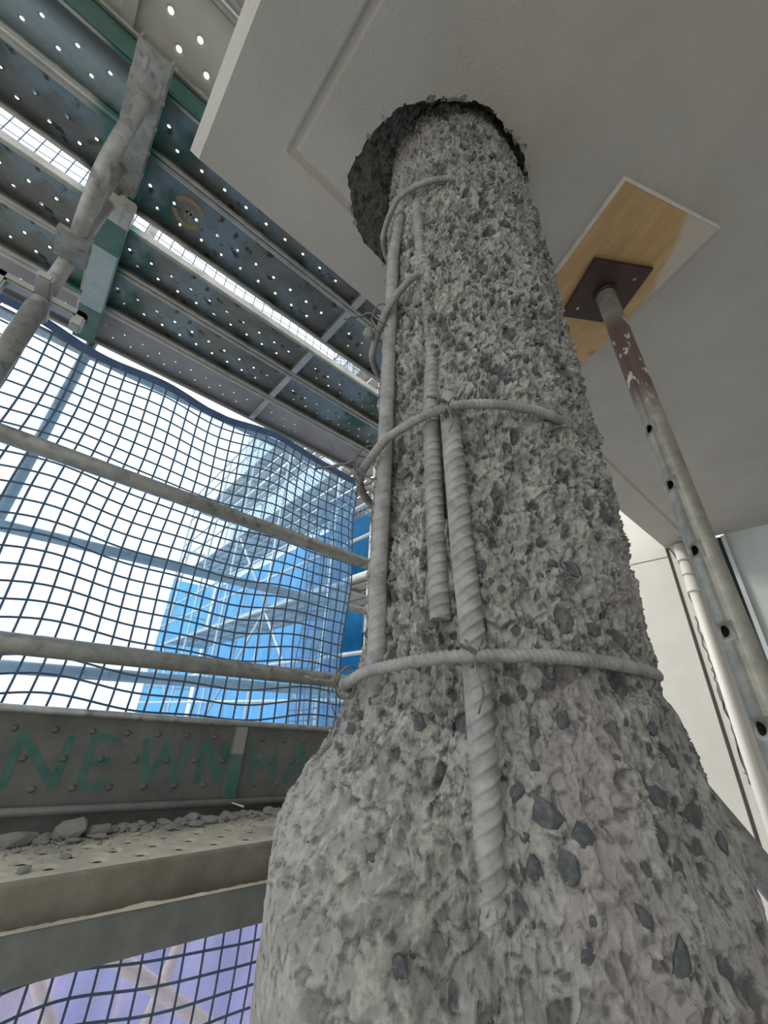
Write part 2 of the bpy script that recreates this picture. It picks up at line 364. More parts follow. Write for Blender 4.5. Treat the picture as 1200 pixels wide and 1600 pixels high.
# white drain pipe
t = thing('drain_pipe', 'white plastic pipe with ribbed sockets running down the cracked far wall', 'pipe', (3.55, .632, FL))
MB().tube([(0, 0, 0), (0, 0, 2.53)], .032, 20).build('pipe', 'pvc_pipe', t, True)
for z0, z1, r in ((2.16, 2.27, .040), (2.29, 2.38, .038), (2.40, 2.52, .042)):
    MB().tube([(0, 0, z0), (0, 0, z0 + .012), (0, 0, z0 + .014), (0, 0, z1)], r, 20, radii=[r + .004, r + .004, r, r - .002]).build('socket', 'pvc_pipe', t, True)
# ground far below
struct(MB().box(-60, 60, -60, 60, -8.2, -8.0).build('ground', 'ground'))

# ------------------------------------------------------------------ the broken column
colm = thing('concrete_column', 'round concrete column hacked back to expose its ribbed reinforcing bars', 'column', (0, 0, 0))
NF, NB = 600, 70
ph = np.r_[np.linspace(-100, 100, NF), np.linspace(100, 260, NB + 2)[1:-1]]      # degrees from the front, + towards the right flank
zz = np.r_[np.linspace(FL, -.36, 12)[:-1], np.arange(-.36, 1.40, .0018)]
PH, ZZ = np.meshgrid(ph, zz); PHf = PH.ravel(); Zf = ZZ.ravel()
pk = np.array([-180, -120, -75, -45, -25, 0, 25, 50, 70, 110, 180.]); pr = np.array([.17, .16, .146, .150, .156, .160, .170, .188, .210, .205, .17])
pw = (PHf + 180) % 360 - 180
rh = np.interp(pw, pk, pr)
rh = rh - sstep(Zf, .85, 1.25) * .022 * sstep(pw, 10, 80) 
ro = .240
# the flare from the hacked shaft back to the whole column, its lip at a different height round the shaft
za = np.interp(pw, [-180, -75, -40, -15, 10, 50, 75, 180], [-.02, .09, .06, .03, .0, .04, .03, .0])
zb = np.interp(pw, [-180, -75, -40, -15, 10, 50, 75, 180], [-.12, -.118, -.17, -.27, -.36, -.22, -.09, -.12])
Pn = np.c_[np.cos(np.radians(pw)) * .19, np.sin(np.radians(pw)) * .19, Zf]
zjit = .022 * fbm(Pn, 11, 3, 40)
s = np.clip((za - (Zf + zjit)) / (za - zb), 0, 1)
base = rh + (ro - rh) * s
whole = sstep(s, .96, 1.0)
aniso = Pn * np.array([1, 1, .8])
big = fbm(aniso, 13, 3, 1); mid = ridge(aniso, 34, 3, 11) - .6; fin = ridge(aniso, 95, 3, 21) - .6
warp = np.c_[vnoise(Pn, 50, 60), vnoise(Pn, 50, 61), vnoise(Pn, 50, 62)] * .006
w1, w2, wid, wf = worley(aniso + warp, 48, 3, True); edge = np.clip((w2 - w1), 0, 1)
u1, u2, uid, uf = worley(aniso + warp * .6, 105, 9, True); uedge = np.clip(u2 - u1, 0, 1)
v1, v2, vid, vf = worley(aniso + warp * .4, 210, 19, True)
pit = ((wid > .80) * sstep(edge, .04, .14))
spit = ((uid > .80) * sstep(uedge, .05, .18))
rough_amt = 1 - .85 * whole
left_smooth = 1 - .15 * sstep(-Zf, .0, .10) * (pw < 8)
right_smooth = 1 - .45 * sstep(-Zf, -.30, .10) * (pw >= 8)
ls = left_smooth * right_smooth
disp = rough_amt * (.0060 * big + .004 * s * (1 - s) * 4 * big + .0026 * mid * ls + ls * (.0085 * wf * (1 + .4 * s) + .0062 * uf * (1 - .35 * s) + .0030 * vf * (1 - .5 * s)) + .0012 * fin * ls + ls * (-.0055 * pit - .0045 * spit))
Rr = base + disp
V = np.c_[CX + np.cos(np.radians(PHf + TH0)) * Rr, CY + np.sin(np.radians(PHf + TH0)) * Rr, Zf + rough_amt * .002 * fbm(Pn, 60, 2, 70)]
nr = len(zz); nc = len(ph)
me = grid_mesh('concrete_core', V, nr, nc, True)
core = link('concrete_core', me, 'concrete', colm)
st = (((wid > .80) & (wid < .95)) * sstep(edge, .10, .15) * .8); st = np.maximum(st, ((uid > .76) & (uid < .93)) * sstep(uedge, .10, .2) * .8); st = np.maximum(st, (vid > .90) * .4)
st = st * (1 - .9 * (whole * (pw < -20))) * np.where((Zf < -.05) & (pw < 5), .45, 1)
crust = np.clip(sstep(fin + .8 * vf, .1, .9) * sstep(big + .4 * mid, -.6, .5) * .7, 0, 1) * (1 - st)
def attr(me, name, a):
    t_ = me.attributes.new(name, 'FLOAT', 'POINT'); t_.data.foreach_set('value', a.astype(np.float32))
dust = .10 * sstep(s, .15, .6) * sstep(-pw, -25, 25) * (1 - st); crust = np.maximum(crust, dust * (.6 + .5 * sstep(big, -.6, .6)))  # settled dust plus sun glow, both lightened into the left flare's colour
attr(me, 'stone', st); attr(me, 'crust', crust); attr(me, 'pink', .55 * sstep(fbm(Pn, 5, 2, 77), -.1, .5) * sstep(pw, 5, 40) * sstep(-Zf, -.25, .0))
# broken recess in the soffit round the top of the shaft
NT = 520; NRW = 60
tt = np.linspace(-PI, PI, NT, endpoint=False); T, S = np.meshgrid(tt, np.linspace(0, 1, NRW)); Tf = T.ravel(); Sf = S.ravel()
pwr = (np.degrees(Tf) - TH0 + 180) % 360 - 180
rin = np.interp(pwr, pk, pr) - .022 * sstep(pwr, 10, 80) - .02
rout = rim(Tf) + .0035
rr_ = rin + (rout - rin) * Sf; dz = (1 - Sf ** 1.6) ** .6 * .105
Q = np.c_[np.cos(Tf) * rr_, np.sin(Tf) * rr_, dz]
fade = np.minimum(1, (1 - Sf) * 8 + .02)
q1, q2, qi, qf = worley(Q, 60, 36, True)
dd = fade * (.012 * fbm(Q, 24, 3, 31) + .005 * ridge(Q, 70, 3, 33) + .008 * qf)
V = np.c_[CX + Q[:, 0], CY + Q[:, 1], H + .001 + dz + dd * 1.2]
me2 = grid_mesh('broken_recess', V, NRW, NT, True)
rec = link('broken_recess', me2, 'concrete', colm)
sm = sstep(fbm(Q, 60, 3, 35), .15, .5) * .8
attr(me2, 'stone', np.maximum(sm, .25)); attr(me2, 'crust', 0 * sm)
# torn flakes of render standing off the rim
fl = MB()
for k in range(34):
    a = random.uniform(-PI, PI)
    if k < 16: a = math.radians(random.uniform(-150, -60))
    r0 = float(rim(np.array([a]))[0]) - .004; L = random.uniform(.006, .018); wd = random.uniform(.004, .012)
    c = Vector((CX + math.cos(a) * r0, CY + math.sin(a) * r0, H + .002)); ra = Vector((math.cos(a), math.sin(a), 0)); ta = Vector((-ra.y, ra.x, 0))
    dn = Vector((0, 0, -random.uniform(.001, .006)))
    v = [c - ta * wd, c + ta * wd, c + ra * L + ta * wd * .3 + dn, c + ra * L * .6 - ta * wd * .6 + dn]
    fl.add(v + [p + Vector((0, 0, .003)) for p in v], [(0, 1, 2, 3), (7, 6, 5, 4), (0, 1, 5, 4), (1, 2, 6, 5), (2, 3, 7, 6), (3, 0, 4, 7)])
f_ = fl.build('render_flakes', 'concrete', colm); f_['kind'] = 'stuff'
# aggregate stones bedded in the face: one object each, a dozen shared meshes
def rock(name, m, seed, n=1, flat=1.0, jit=.28):
    rnd = random.Random(seed); bm = bmesh.new(); bmesh.ops.create_icosphere(bm, subdivisions=n, radius=1)
    for v in bm.verts:
        v.co *= 1 + rnd.uniform(-jit, jit); v.co.z *= flat
    me = bpy.data.meshes.new(name); bm.to_mesh(me); bm.free(); me.materials.append(MATS[m]); return me
stones = [rock('aggregate_stone', 'stone', 100 + k, 1, .7) for k in range(12)]
lay = np.c_[pw, Zf, Rr]
cand = np.where((ph[None, :] > -72) & (ph[None, :] < 70))[1]
Rg = Rr.reshape(nr, nc)
placed = []
tries = 0
BARS_PHI = [(-43, .10, 1.3), (-12, .1, .37), (-2, -.17, .37)]
while len(placed) < 285 and tries < 9000:
    tries += 1
    p_ = random.uniform(-68, 66); z_ = random.uniform(-.30, .75) if random.random() < .8 else random.uniform(.75, 1.2)
    if z_ < -.02 and p_ < -5 and random.random() < .85: continue
    if p_ < -25 and random.random() < .5: continue
    if any(abs(p_ - b) < 5 and z0 < z_ < z1 for b, z0, z1 in BARS_PHI): continue
    if any(abs(z_ - q) < .014 for q in (.36, .055)): continue
    i = int(np.searchsorted(zz, z_)); j = int(np.searchsorted(ph[:NF], p_)); r_ = Rg[i, j]
    low = z_ < -.02
    sz = random.choice((.0045, .0055, .0065, .0075, .009, .0105)) * random.uniform(.8, 1.1) * (1.45 if low and p_ > 4 else 1)
    a = math.radians(p_ + TH0); c = Vector((CX + math.cos(a) * (r_ + sz * (-.22 if low else .0)), CY + math.sin(a) * (r_ + sz * (-.22 if low else .0)), z_))
    if any((c - q).length < sz + s2 for q, s2 in placed): continue
    placed.append((c, sz))
    o = bpy.data.objects.new('aggregate_stone', stones[len(placed) % 12]); COL.objects.link(o); o.parent = colm
    o.location = c; n_ = Vector((math.cos(a), math.sin(a), random.uniform(-.3, .3)))
    o.rotation_euler = (n_.to_track_quat('Z', 'Y') @ Matrix.Rotation(random.uniform(0, 6.28), 3, 'Z').to_quaternion()).to_euler()
    o.scale = (sz * random.uniform(.8, 1.35), sz * random.uniform(.7, 1.1), sz * random.uniform(.6, .85))

# deformed bars: tube whose surface carries slanting ribs and a longitudinal one
def ribbed(name, path, r, pitch, m='rebar', ribh=.0021, slant=1.0, nseg=28, step=.0013, parent=None, dirs=1, lr=True):
    pts = [Vector(p) for p in path]; L = [0]
    for a, b in zip(pts, pts[1:]): L.append(L[-1] + (b - a).length)
    n = max(8, int(L[-1] / step)); V = []; prev = None; P3 = []
    Lk = np.array(L); A = np.array([tuple(p) for p in pts])
    sd = np.linspace(0, L[-1], n + 1); C3 = np.c_[[np.interp(sd, Lk, A[:, k]) for k in range(3)]].T
    for i in range(n + 1):
        p = Vector(C3[i]); t_ = (Vector(C3[min(i + 4, n)]) - Vector(C3[max(i - 4, 0)])).normalized()
        if prev is None:
            a = Vector((CX, CY, p.z)) - p; a.z = 0; u = (a - t_ * a.dot(t_)).normalized()
        else: u = (prev - t_ * prev.dot(t_)).normalized()
        prev = u; q = t_.cross(u)
        for k in range(nseg):
            an = (2 * PI * k / nseg + 1.95) % (2 * PI)
            ph_ = (sd[i] + slant * r * (an if an < PI else 2 * PI - an)) / pitch
            fr_ = abs((ph_ % 1) - .5) * 2
            side = min(abs(math.sin(an)) * 1.6, 1)
            h = ribh * max(0, 1 - ((1 - fr_) / .34) ** 2) * min(1, abs(math.sin(an * 1.0)) * 4) if fr_ > .66 else 0
            if lr and (abs(math.sin(an)) < .16): h = max(h, ribh * .8)
            aw = 2 * PI * k / nseg; V.append(p + (u * math.cos(aw) + q * math.sin(aw)) * (r + h))
    me = grid_mesh(name, np.array([tuple(v) for v in V]), n + 1, nseg, True)
    o = link(name, me, m, parent); me.polygons.foreach_set('use_smooth', [True] * len(me.polygons))
    cap = bmesh.new(); cap.from_mesh(me); cap.verts.ensure_lookup_table()
    cap.faces.new([cap.verts[k] for k in range(nseg)]); cap.faces.new([cap.verts[n * nseg + k] for k in range(nseg - 1, -1, -1)]); cap.to_mesh(me); cap.free()
    return o
def cpt(phi, r, z): a = math.radians(phi + TH0); return (CX + math.cos(a) * r, CY + math.sin(a) * r, z)
b = ribbed('vertical_bar', [cpt(-4.3, .135, .60), cpt(-4.3, .150, .42), cpt(-4.2, .169, .372), cpt(-2, .171, .17), cpt(0, .171, .068), cpt(.7, .173, -.034), cpt(0, .176, -.13), cpt(-.5, .178, -.20), cpt(-.5, .178, -1.2)],   .0116, .0135, slant=.62, parent=colm); b['label'] = 'thick ribbed bar running down the middle of the face'
b = ribbed('vertical_bar', [cpt(-22, .157, .98), cpt(-20, .1535, .80), cpt(-17, .146, .66), cpt(-14, .150, .50), cpt(-13.7, .166, .37), cpt(-12.5, .165, .2), cpt(-11.6, .166, .097)], .0094, .0120, slant=.35, parent=colm); b['label'] = 'thinner ribbed bar cut off half way down'
b = ribbed('vertical_bar', [cpt(-43, .136, 1.36), cpt(-42.5, .146, 1.05), cpt(-42, .166, .84), cpt(-42, .166, .544), cpt(-42, .166, .317), cpt(-44, .163, .16), cpt(-44.5, .160, .05), cpt(-44, .160, -.3)], .0112, .013, slant=.5, ribh=.0008, parent=colm); b['label'] = 'bare bar on the left flank'
ribbed('vertical_bar', [cpt(45, .165, 1.36), cpt(45, .165, -.3)], .0115, .012, parent=colm, step=.006)
ribbed('vertical_bar', [cpt(-110, .13, 1.36), cpt(-110, .13, -.3)], .0115, .012, parent=colm, step=.006)
def ring(zf, p0, p1, rf, r=.0058):
    n = 50; path = [cpt(p0 + (p1 - p0) * i / n, rf(p0 + (p1 - p0) * i / n), zf(p0 + (p1 - p0) * i / n)) for i in range(n + 1)]
    return ribbed('tie_bar', path, r, .0062, ribh=.0011, slant=.5, nseg=16, parent=colm, lr=False)
ring(lambda p: float(np.interp(p, [-120, -48, -33, -4, 26, 60], [.30, .322, .345, .366, .366, .372])), -100, 62, lambda p: float(np.interp(p, [-100, -85, -62, -50, 30, 48, 62], [.12, .14, .178, .190, .190, .188, .180])))['label'] = 'tie bar round the middle of the shaft, its right end sinking into the concrete'
ring(lambda p: float(np.interp(p, [-120, -47, -38, -8, 21, 60], [.03, .036, .045, .056, .059, .056])), -100, 78, lambda p: float(np.interp(p, [-100, -85, -62, -50, 20, 50, 78], [.12, .14, .178, .190, .190, .197, .209])))['label'] = 'lowest tie bar crossing the thick bar'
ring(lambda p: float(np.interp(p, [-60, -35, 3, 30], [.99, 1.014, 1.0, 1.0])), -100, 16, lambda p: float(np.interp(p, [-100, -85, -60, -35, 5, 16], [.12, .14, .170, .178, .168, .155])))['label'] = 'topmost tie bar under the soffit'
ring(lambda p: float(np.interp(p, [-60, -43, -32, -20], [.60, .625, .675, .715])), -100, -14, lambda p: float(np.interp(p, [-100, -85, -60, -40, -24, -14], [.12, .14, .176, .185, .172, .155])))['label'] = 'upper tie bar hooked round the left bar'
def wire(phi, z, r0=.186, ends=True, seed=0, big=1.0):
    rnd = random.Random(seed); m = MB(); c = Vector(cpt(phi, r0, z)); out = Vector((math.cos(math.radians(phi + TH0)), math.sin(math.radians(phi + TH0)), 0)); ta = Vector((-out.y, out.x, 0))
    for k in range(2):
        pts = []
        for i in range(19):
            a = 2 * PI * i / 18 + k * .3
            pts.append(c + out * math.cos(a) * .0115 * big + (ta * .5 * (1 if k else -1) + Vector((0, 0, 1))).normalized() * math.sin(a) * .017 * big + ta * (.004 * (k - .5)))
        m.tube(pts, .0011, 6)
    pts = [c + out * .012 * big]
    d = (out * .8 - ta * .9 + Vector((0, 0, rnd.uniform(-.2, .3)))).normalized()
    for i in range(10): pts.append(c + out * .012 * big + d * .0035 * big * (i + 1) + Vector((rnd.uniform(-1, 1), rnd.uniform(-1, 1), rnd.uniform(-1, 1))) * .0015)
    m.tube(pts, .0018, 6); m.tube([p + Vector((.0015, 0, .002 * math.sin(i))) for i, p in enumerate(pts)], .0014, 6)
    m.tube([c + out * .012, c + out * .02 - Vector((0, 0, .015)), c + out * .012 - Vector((0, 0, .035)) + ta * .006, c + out * .014 - Vector((0, 0, .052))], .0009, 6)
    return m.build('tie_wire', 'tie_wire', colm, True)
wire(-4, .368, seed=1, big=.9); wire(0, .060, seed=2, big=.8); wire(-45, .322, .190, seed=3, big=1.7); wire(-42, .632, .188, seed=4, big=1.5); wire(-48, .036, .192, seed=5, big=1.1)
# a lump of grout hanging on the upper left tie
def lump(me, name, m, loc, sc, parent=None, rot=None):
    o = bpy.data.objects.new(name, me); COL.objects.link(o); o.location = loc; o.scale = sc if isinstance(sc, tuple) else (sc,) * 3
    if parent: o.parent = parent
    o.rotation_euler = rot or (random.uniform(0, 6), random.uniform(0, 6), random.uniform(0, 6)); return o
rubs = [rock('concrete_chip', 'rubble', 500 + k, 2, .75, .16) for k in range(8)]
lump(rubs[1], 'grout_lump', None, cpt(-50, .196, .615), .011, colm); lump(rubs[2], 'grout_lump', None, cpt(-49, .200, .315), .008, colm)

# ------------------------------------------------------------------ prop under the soffit
PX, PY = 1.062, .142
pl = MB(); hw, hl = .17, .33
o = MB().box(-hw, hw, -hl, hl, -.009, .009).build('plywood_pad', 'plywood', bevel=.001)
ang = math.radians(-23); ux = Vector((math.cos(ang), math.sin(ang), 0)); uy = Vector((-ux.y, ux.x, 0))
cn = Vector((.793, .002, 0)) + ux * hw + uy * hl
o.location = (cn.x, cn.y, H - .0095); o.rotation_euler = (0, 0, ang)
tag(o, 'knotty plywood board between the soffit and the prop head, one corner smeared white', 'plywood')
edg = MB().box(-hw - .004, hw + .004, -hl - .004, -hl, -.009, .009); edg.box(-hw - .004, -hw, -hl, hl, -.009, .009)
edg.build('pale_edge', 'plywood_edge', o)
t = thing('adjustable_prop', 'galvanised steel prop with pin holes and dark square head plate', 'prop', (PX, PY, 0))
t.rotation_euler = (-.020, 0, 0)
a2 = math.radians(-34)
hp = MB().box(-.098, .098, -.098, .098, H - .0325, H - .0215).build('head_plate', 'maroon_steel', t, bevel=.0015); hp.rotation_euler = (0, 0, a2); hp['label'] = 'dark maroon square head plate'
Rm = Matrix.Rotation(a2, 4, 'Z')
for q in ((-.06, .06), (.06, -.06)):
    v = Rm @ Vector((q[0], q[1], 0)); MB().tube([(v.x, v.y, H - .036), (v.x, v.y, H - .030)], .005, 8).build('screw', 'galv_tube', t)
# tube wall with real pin holes facing the room
PR = .0287
holes = [1.0, .86, .694, .523, .354, .181, .012, -.16, -.33, -.5, -.67, -.84, -1.0][2:]
hdir = math.atan2(-PY, -PX) - .62
def holed_tube(r, z0, z1, hz, hdir, hr=.0100, thick=.004):
    m = MB(); cuts = [z0]; 
    for h in sorted(hz): cuts += [h - .02, h + .02]
    cuts.append(z1); N = 32; dth = 2 * PI / N
    def P(a, z, rad=r): return (math.cos(a) * rad, math.sin(a) * rad, z)
    W = .02 / r
    n_rest = 26
    for a, b_ in zip(cuts, cuts[1:]):
        ishole = abs((b_ - a) - .04) < 1e-6
        angs = list(np.linspace(hdir + W, hdir + 2 * PI - W, n_rest + 1)) 
        for p, q in zip(angs, angs[1:]): m.add([P(p, a), P(q, a), P(q, b_), P(p, b_)], [(0, 1, 2, 3)])
        if not ishole:
            aa = np.linspace(hdir - W, hdir + W, 7)
            for p, q in zip(aa, aa[1:]): m.add([P(p, a), P(q, a), P(q, b_), P(p, b_)], [(0, 1, 2, 3)])
        else:
            c = (a + b_) / 2; K = 24; out = []; inn = []; inn2 = []
            for k in range(K):
                t_ = 2 * PI * k / K; cx_, cz_ = math.cos(t_), math.sin(t_); mx = max(abs(cx_), abs(cz_))
                out.append(P(hdir + cx_ / mx * .02 / r, c + cz_ / mx * .02)); inn.append(P(hdir + cx_ * hr / r, c + cz_ * hr * 1.15)); inn2.append(P(hdir + cx_ * hr / r, c + cz_ * hr * 1.15, r - thick))
            m.add(out + inn + inn2, [(k, (k + 1) % K, K + (k + 1) % K, K + k) for k in range(K)] + [(K + k, K + (k + 1) % K, 2 * K + (k + 1) % K, 2 * K + k) for k in range(K)])
    return m
pt = holed_tube(PR, FL + .01, H - .03, holes, hdir).build('inner_tube', 'prop_tube', t, True)
bp = MB().box(-.09, .09, -.09, .09, FL, FL + .01).build('base_plate', 'maroon_steel', t)
MB().tube([(0, 0, H - .045), (0, 0, H - .030)], PR + .006, 24).build('weld_collar', 'maroon_steel', t, True)
# raking tube beyond the column
t = tag(MB().tube([(1.25, 1.435, 1.648), (1.25, -.37, -1.247)], .030, 16).build('raking_tube', 'galv_tube', smooth=True), 'dull grey sloping tube crossing the foot of the white far wall', 'tube')

# ------------------------------------------------------------------ perforated steel planks
def plate_cells(x0, x1, y0, y1, hx, hy, r, z, pitch_x, pitch_y, rimz=.002, K=10, hole=True):
    """a plate in the xy plane with pressed round holes at every (x,y) of the list rows"""
    m = MB(); ycuts = [y0] + [y + s * pitch_y / 2 for y in hy for s in (-1, 1)] + [y1]
    ycuts = sorted(set(round(c, 5) for c in ycuts))
    def quad(a, b_, c, d): m.add([(a, c, z), (b_, c, z), (b_, d, z), (a, d, z)], [(0, 1, 2, 3)])
    quad(x0, x1, y0, ycuts[1]); quad(x0, x1, ycuts[-2], y1)
    for j, y in enumerate(hy):
        rowx = hx[j % len(hx)]; ya, yb_ = y - pitch_y / 2, y + pitch_y / 2; prev = x0
        for x in rowx:
            xa, xb = x - pitch_x / 2, x + pitch_x / 2
            if xa < x0 or xb > x1: continue
            if xa > prev + 1e-5: quad(prev, xa, ya, yb_)
            prev = xb
            o_ = []; i1 = []; i2 = []
            for k in range(K * 2):
                t_ = 2 * PI * (k + .5) / (K * 2); c, s_ = math.cos(t_), math.sin(t_); mx = max(abs(c), abs(s_))
                o_.append((x + c / mx * pitch_x / 2, y + s_ / mx * pitch_y / 2, z)); i1.append((x + c * r * 1.9, y + s_ * r * 1.9, z)); i2.append((x + c * r, y + s_ * r, z + rimz))
            N = K * 2; m.add(o_ + i1 + i2, [(k, (k + 1) % N, N + (k + 1) % N, N + k) for k in range(N)] + [(N + k, N + (k + 1) % N, 2 * N + (k + 1) % N, 2 * N + k) for k in range(N)] + ([] if hole else [tuple(2 * N + k for k in range(N))]))
            # square corner gaps
            cs = [(-1, -1), (1, -1), (1, 1), (-1, 1)]
            for sx, sy in cs:
                cor = (x + sx * pitch_x / 2, y + sy * pitch_y / 2, z)
                near_ = sorted(range(N), key=lambda k: (o_[k][0] - cor[0]) ** 2 + (o_[k][1] - cor[1]) ** 2)[:2]
                m.add([o_[near_[0]], cor, o_[near_[1]]], [(0, 1, 2)])
        if prev < x1 - 1e-5: quad(prev, x1, ya, yb_)
    return m
PL = 1.78
def plank_meshes(width, hole_r=.0056, hole=True, rimz=.003, mt='plank_steel', mf='flange_steel', nrows=3):
    hy = [.006, .068]
    bx = [(-10 + k) * .083 for k in range(21)]
    hxs = [[x for x in bx if abs(x) < .84 and abs(x) > .045], [x + .0415 for x in bx if abs(x + .0415) < .84 and abs(x + .0415) > .045]]
    hw_ = width / 2
    mb_ = plate_cells(-PL / 2, PL / 2, -hw_ + .002, hw_ - .002, hxs, hy, hole_r, .035, .0415, .062, rimz, 6, hole)
    me = bpy.data.meshes.new('perforated_plate'); me.from_pydata(mb_.v, [], mb_.f); me.materials.append(MATS[mt])
    fls = []
    for s in (-1, 1):
        # rolled edge: outer web, bottom bead and inturned return
        prof = [(0, .037), (0, .004), (-.003, 0), (-.012, -.001), (-.018, .002), (-.019, .009), (-.016, .009), (-.0155, .004), (-.011, .003), (-.004, .004), (-.0025, .008), (-.0025, .035)]
        v = [(x, s * (hw_ + a), z) for x in (-PL / 2, PL / 2) for a, z in prof]; n = len(prof)
        f = [(k, (k + 1) % n, n + (k + 1) % n, n + k) for k in range(n)] + [tuple(range(n)), tuple(range(2 * n - 1, n - 1, -1))]
        mf_ = bpy.data.meshes.new('side_flange'); mf_.from_pydata(v, [], f); mf_.materials.append(MATS[mf]); fls.append(mf_)
    stf = MB().box(-.016, .016, -hw_ + .012, hw_ - .012, .004, .034); ms = bpy.data.meshes.new('stiffener'); ms.from_pydata(stf.v, [], stf.f); ms.materials.append(MATS['flange_plain'])
    hk = MB().box(-.012, .012, -hw_ + .02, hw_ - .02, .003, .034)
    mh = bpy.data.meshes.new('end_hook'); mh.from_pydata(hk.v, [], hk.f); mh.materials.append(MATS[mf])
    return [('perforated_plate', me), ('side_flange', fls[0]), ('side_flange', fls[1]), ('stiffener', ms), ('end_hook', mh)]
def place_plank(ms, x, y, z, label, rotz=0, group=None, name='steel_plank', scy=1, scx=1):
    t = thing(name, label, 'plank', (x, y, z), rotz, group)
    for nm, me in ms:
        for sx in ((-1, 1) if nm == 'end_hook' else (0,)):
            o = bpy.data.objects.new(nm, me); COL.objects.link(o); o.parent = t; o.location.x = sx * PL / 2
    t.scale = (scx, scy, 1); return t
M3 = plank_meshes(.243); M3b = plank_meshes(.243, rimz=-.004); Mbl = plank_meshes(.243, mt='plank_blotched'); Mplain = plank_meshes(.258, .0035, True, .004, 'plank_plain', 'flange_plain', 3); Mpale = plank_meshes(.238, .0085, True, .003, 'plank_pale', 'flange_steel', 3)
ZP = 1.66; XR, XL = .645, -1.185
place_plank(M3, XR, .9385, ZP, 'perforated plank tucked nearest the slab edge, right of the bracket', scy=.79)
lg = place_plank(M3, XR, 1.160, ZP, 'overhead plank bearing the brown round emblem')
place_plank(M3b, XR, 1.462, ZP, 'dark overhead plank just past the bright gap, right of the bracket', scy=.88)
place_plank(M3, XR, 1.700, ZP, 'blue-mottled overhead plank second from the outer edge, right of the bracket')
place_plank(Mplain, XR, 1.963, ZP, 'plain lavender-grey outermost overhead plank above the net hem')
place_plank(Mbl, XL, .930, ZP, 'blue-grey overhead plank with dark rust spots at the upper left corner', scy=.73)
place_plank(M3b, XL, 1.135, ZP, 'dark overhead plank above the bent tube, left of the bracket', scy=.86)
place_plank(M3, XL, 1.452, ZP, 'overhead plank below the bright gap, left of the bracket', scy=.96)
place_plank(M3, XL, 1.690, ZP, 'shadowed overhead plank second from the outer edge, left of the bracket')
place_plank(Mplain, XL, 1.955, ZP, 'plain outermost overhead plank left of the standard')
place_plank(Mpale, -.35, .706, ZP + .075, 'pale beige overhead plank beside the green edge beam and slab corner')
tag(MB().box(-2.1, 1.5, .826, .838, ZP - .005, ZP + .09).build('edge_beam', 'green_paint'), 'worn green-painted steel edge beam between pale and dark overhead planks', 'beam')
place_plank(Mpale, -.35, .460, ZP + .075, 'pale beige overhead plank at the top edge of the view')
# emblem on the emblem plank: broken ring with an angular stroke
em = MB()
def arc(m, cx, cy, r, a0, a1, wd, z, n=18):
    for i in range(n):
        a, b_ = a0 + (a1 - a0) * i / n, a0 + (a1 - a0) * (i + 1) / n
        v = [(cx + math.cos(q) * rr, cy + math.sin(q) * rr, zz_) for zz_ in (z, z + .0008) for q, rr in ((a, r - wd), (b_, r - wd), (b_, r + wd), (a, r + wd))]
        m.add(v, [(0, 1, 2, 3), (4, 5, 6, 7), (0, 1, 5, 4), (2, 3, 7, 6)])
ex, ey, ez = -.695, .0, .0336
arc(em, ex, ey, .050, .4, 2.8, .009, ez); arc(em, ex, ey, .050, 3.5, 5.9, .009, ez)
em.box(ex - .012, ex - .003, ey - .028, ey + .022, ez, ez + .0008); em.box(ex + .006, ex + .015, ey - .022, ey + .028, ez, ez + .0008); em.box(ex - .01, ex + .012, ey - .006, ey + .004, ez, ez + .0008)
em.build('emblem', 'brown_paint', lg)['label'] = 'brown broken-ring emblem'

# ------------------------------------------------------------------ bracket, standard, transom
t = thing('hop_up_bracket', 'steel channel bracket with a bent brace tube under the plank ends', 'bracket', (-.25, 1.157, 1.6))
m = MB(); m.box(-.043, -.037, -.41, .03, .004, .05); m.box(.037, .043, -.41, .03, .004, .05); m.box(-.043, .043, -.41, .03, .0, .004)
m.build('channel', 'galv_tube', t)
def smooth_path(ps, n=24):
    ps = [Vector(p) for p in ps]; out = []
    for i in range(len(ps) - 1):
        p0, p1, p2, p3 = ps[max(i - 1, 0)], ps[i], ps[i + 1], ps[min(i + 2, len(ps) - 1)]
        for k in range(n):
            u = k / n; out.append(.5 * ((2 * p1) + (p2 - p0) * u + (2 * p0 - 5 * p1 + 4 * p2 - p3) * u * u + (3 * p1 - p0 - 3 * p2 + p3) * u ** 3))
    return out + [ps[-1]]
MB().tube(smooth_path([(0, -.275, .01), (0, -.265, -.07), (0, -.215, -.27), (0, -.13, -.36), (0, -.055, -.405)], 8), .0215, 20).build('brace_tube', 'galv_tube', t, True)
MB().tube([(0, -.275, -.007), (0, -.275, .003)], .0245, 20).build('weld_bead', 'galv_tube', t, True)
MB().tube([(-.014, -.045, .0), (-.012, -.04, -.30)], .0175, 16).build('stub_tube', 'galv_tube', t, True)
MB().box(-.045, .035, -.07, .03, -.425, -.405).build('brace_plate', 'galv_tube', t, bevel=.002)
for dx, dy in ((-.015, -.37), (.03, -.335)): MB().box(dx - .006, dx + .006, dy - .02, dy + .02, -.004, .004).build('peg', 'flange_plain', t, bevel=.002)
for k in range(4): MB().tube([(.043, -.3 + k * .08, .02), (.048, -.3 + k * .08, .02)], .006, 8).build('rivet', 'flange_plain', t)
t = thing('scaffold_standard', 'vertical galvanised tube at the left edge with cast wedge cups', 'scaffold tube', (-.263, 1.205, -2.2))
MB().tube([(0, 0, 0), (0, 0, 3.18)], .0255, 24).build('tube', 'galv_tube', t, True)
MB().tube([(0, 0, 3.16), (0, 0, 3.86)], .0215, 24).build('spigot', 'galv_tube', t, True)
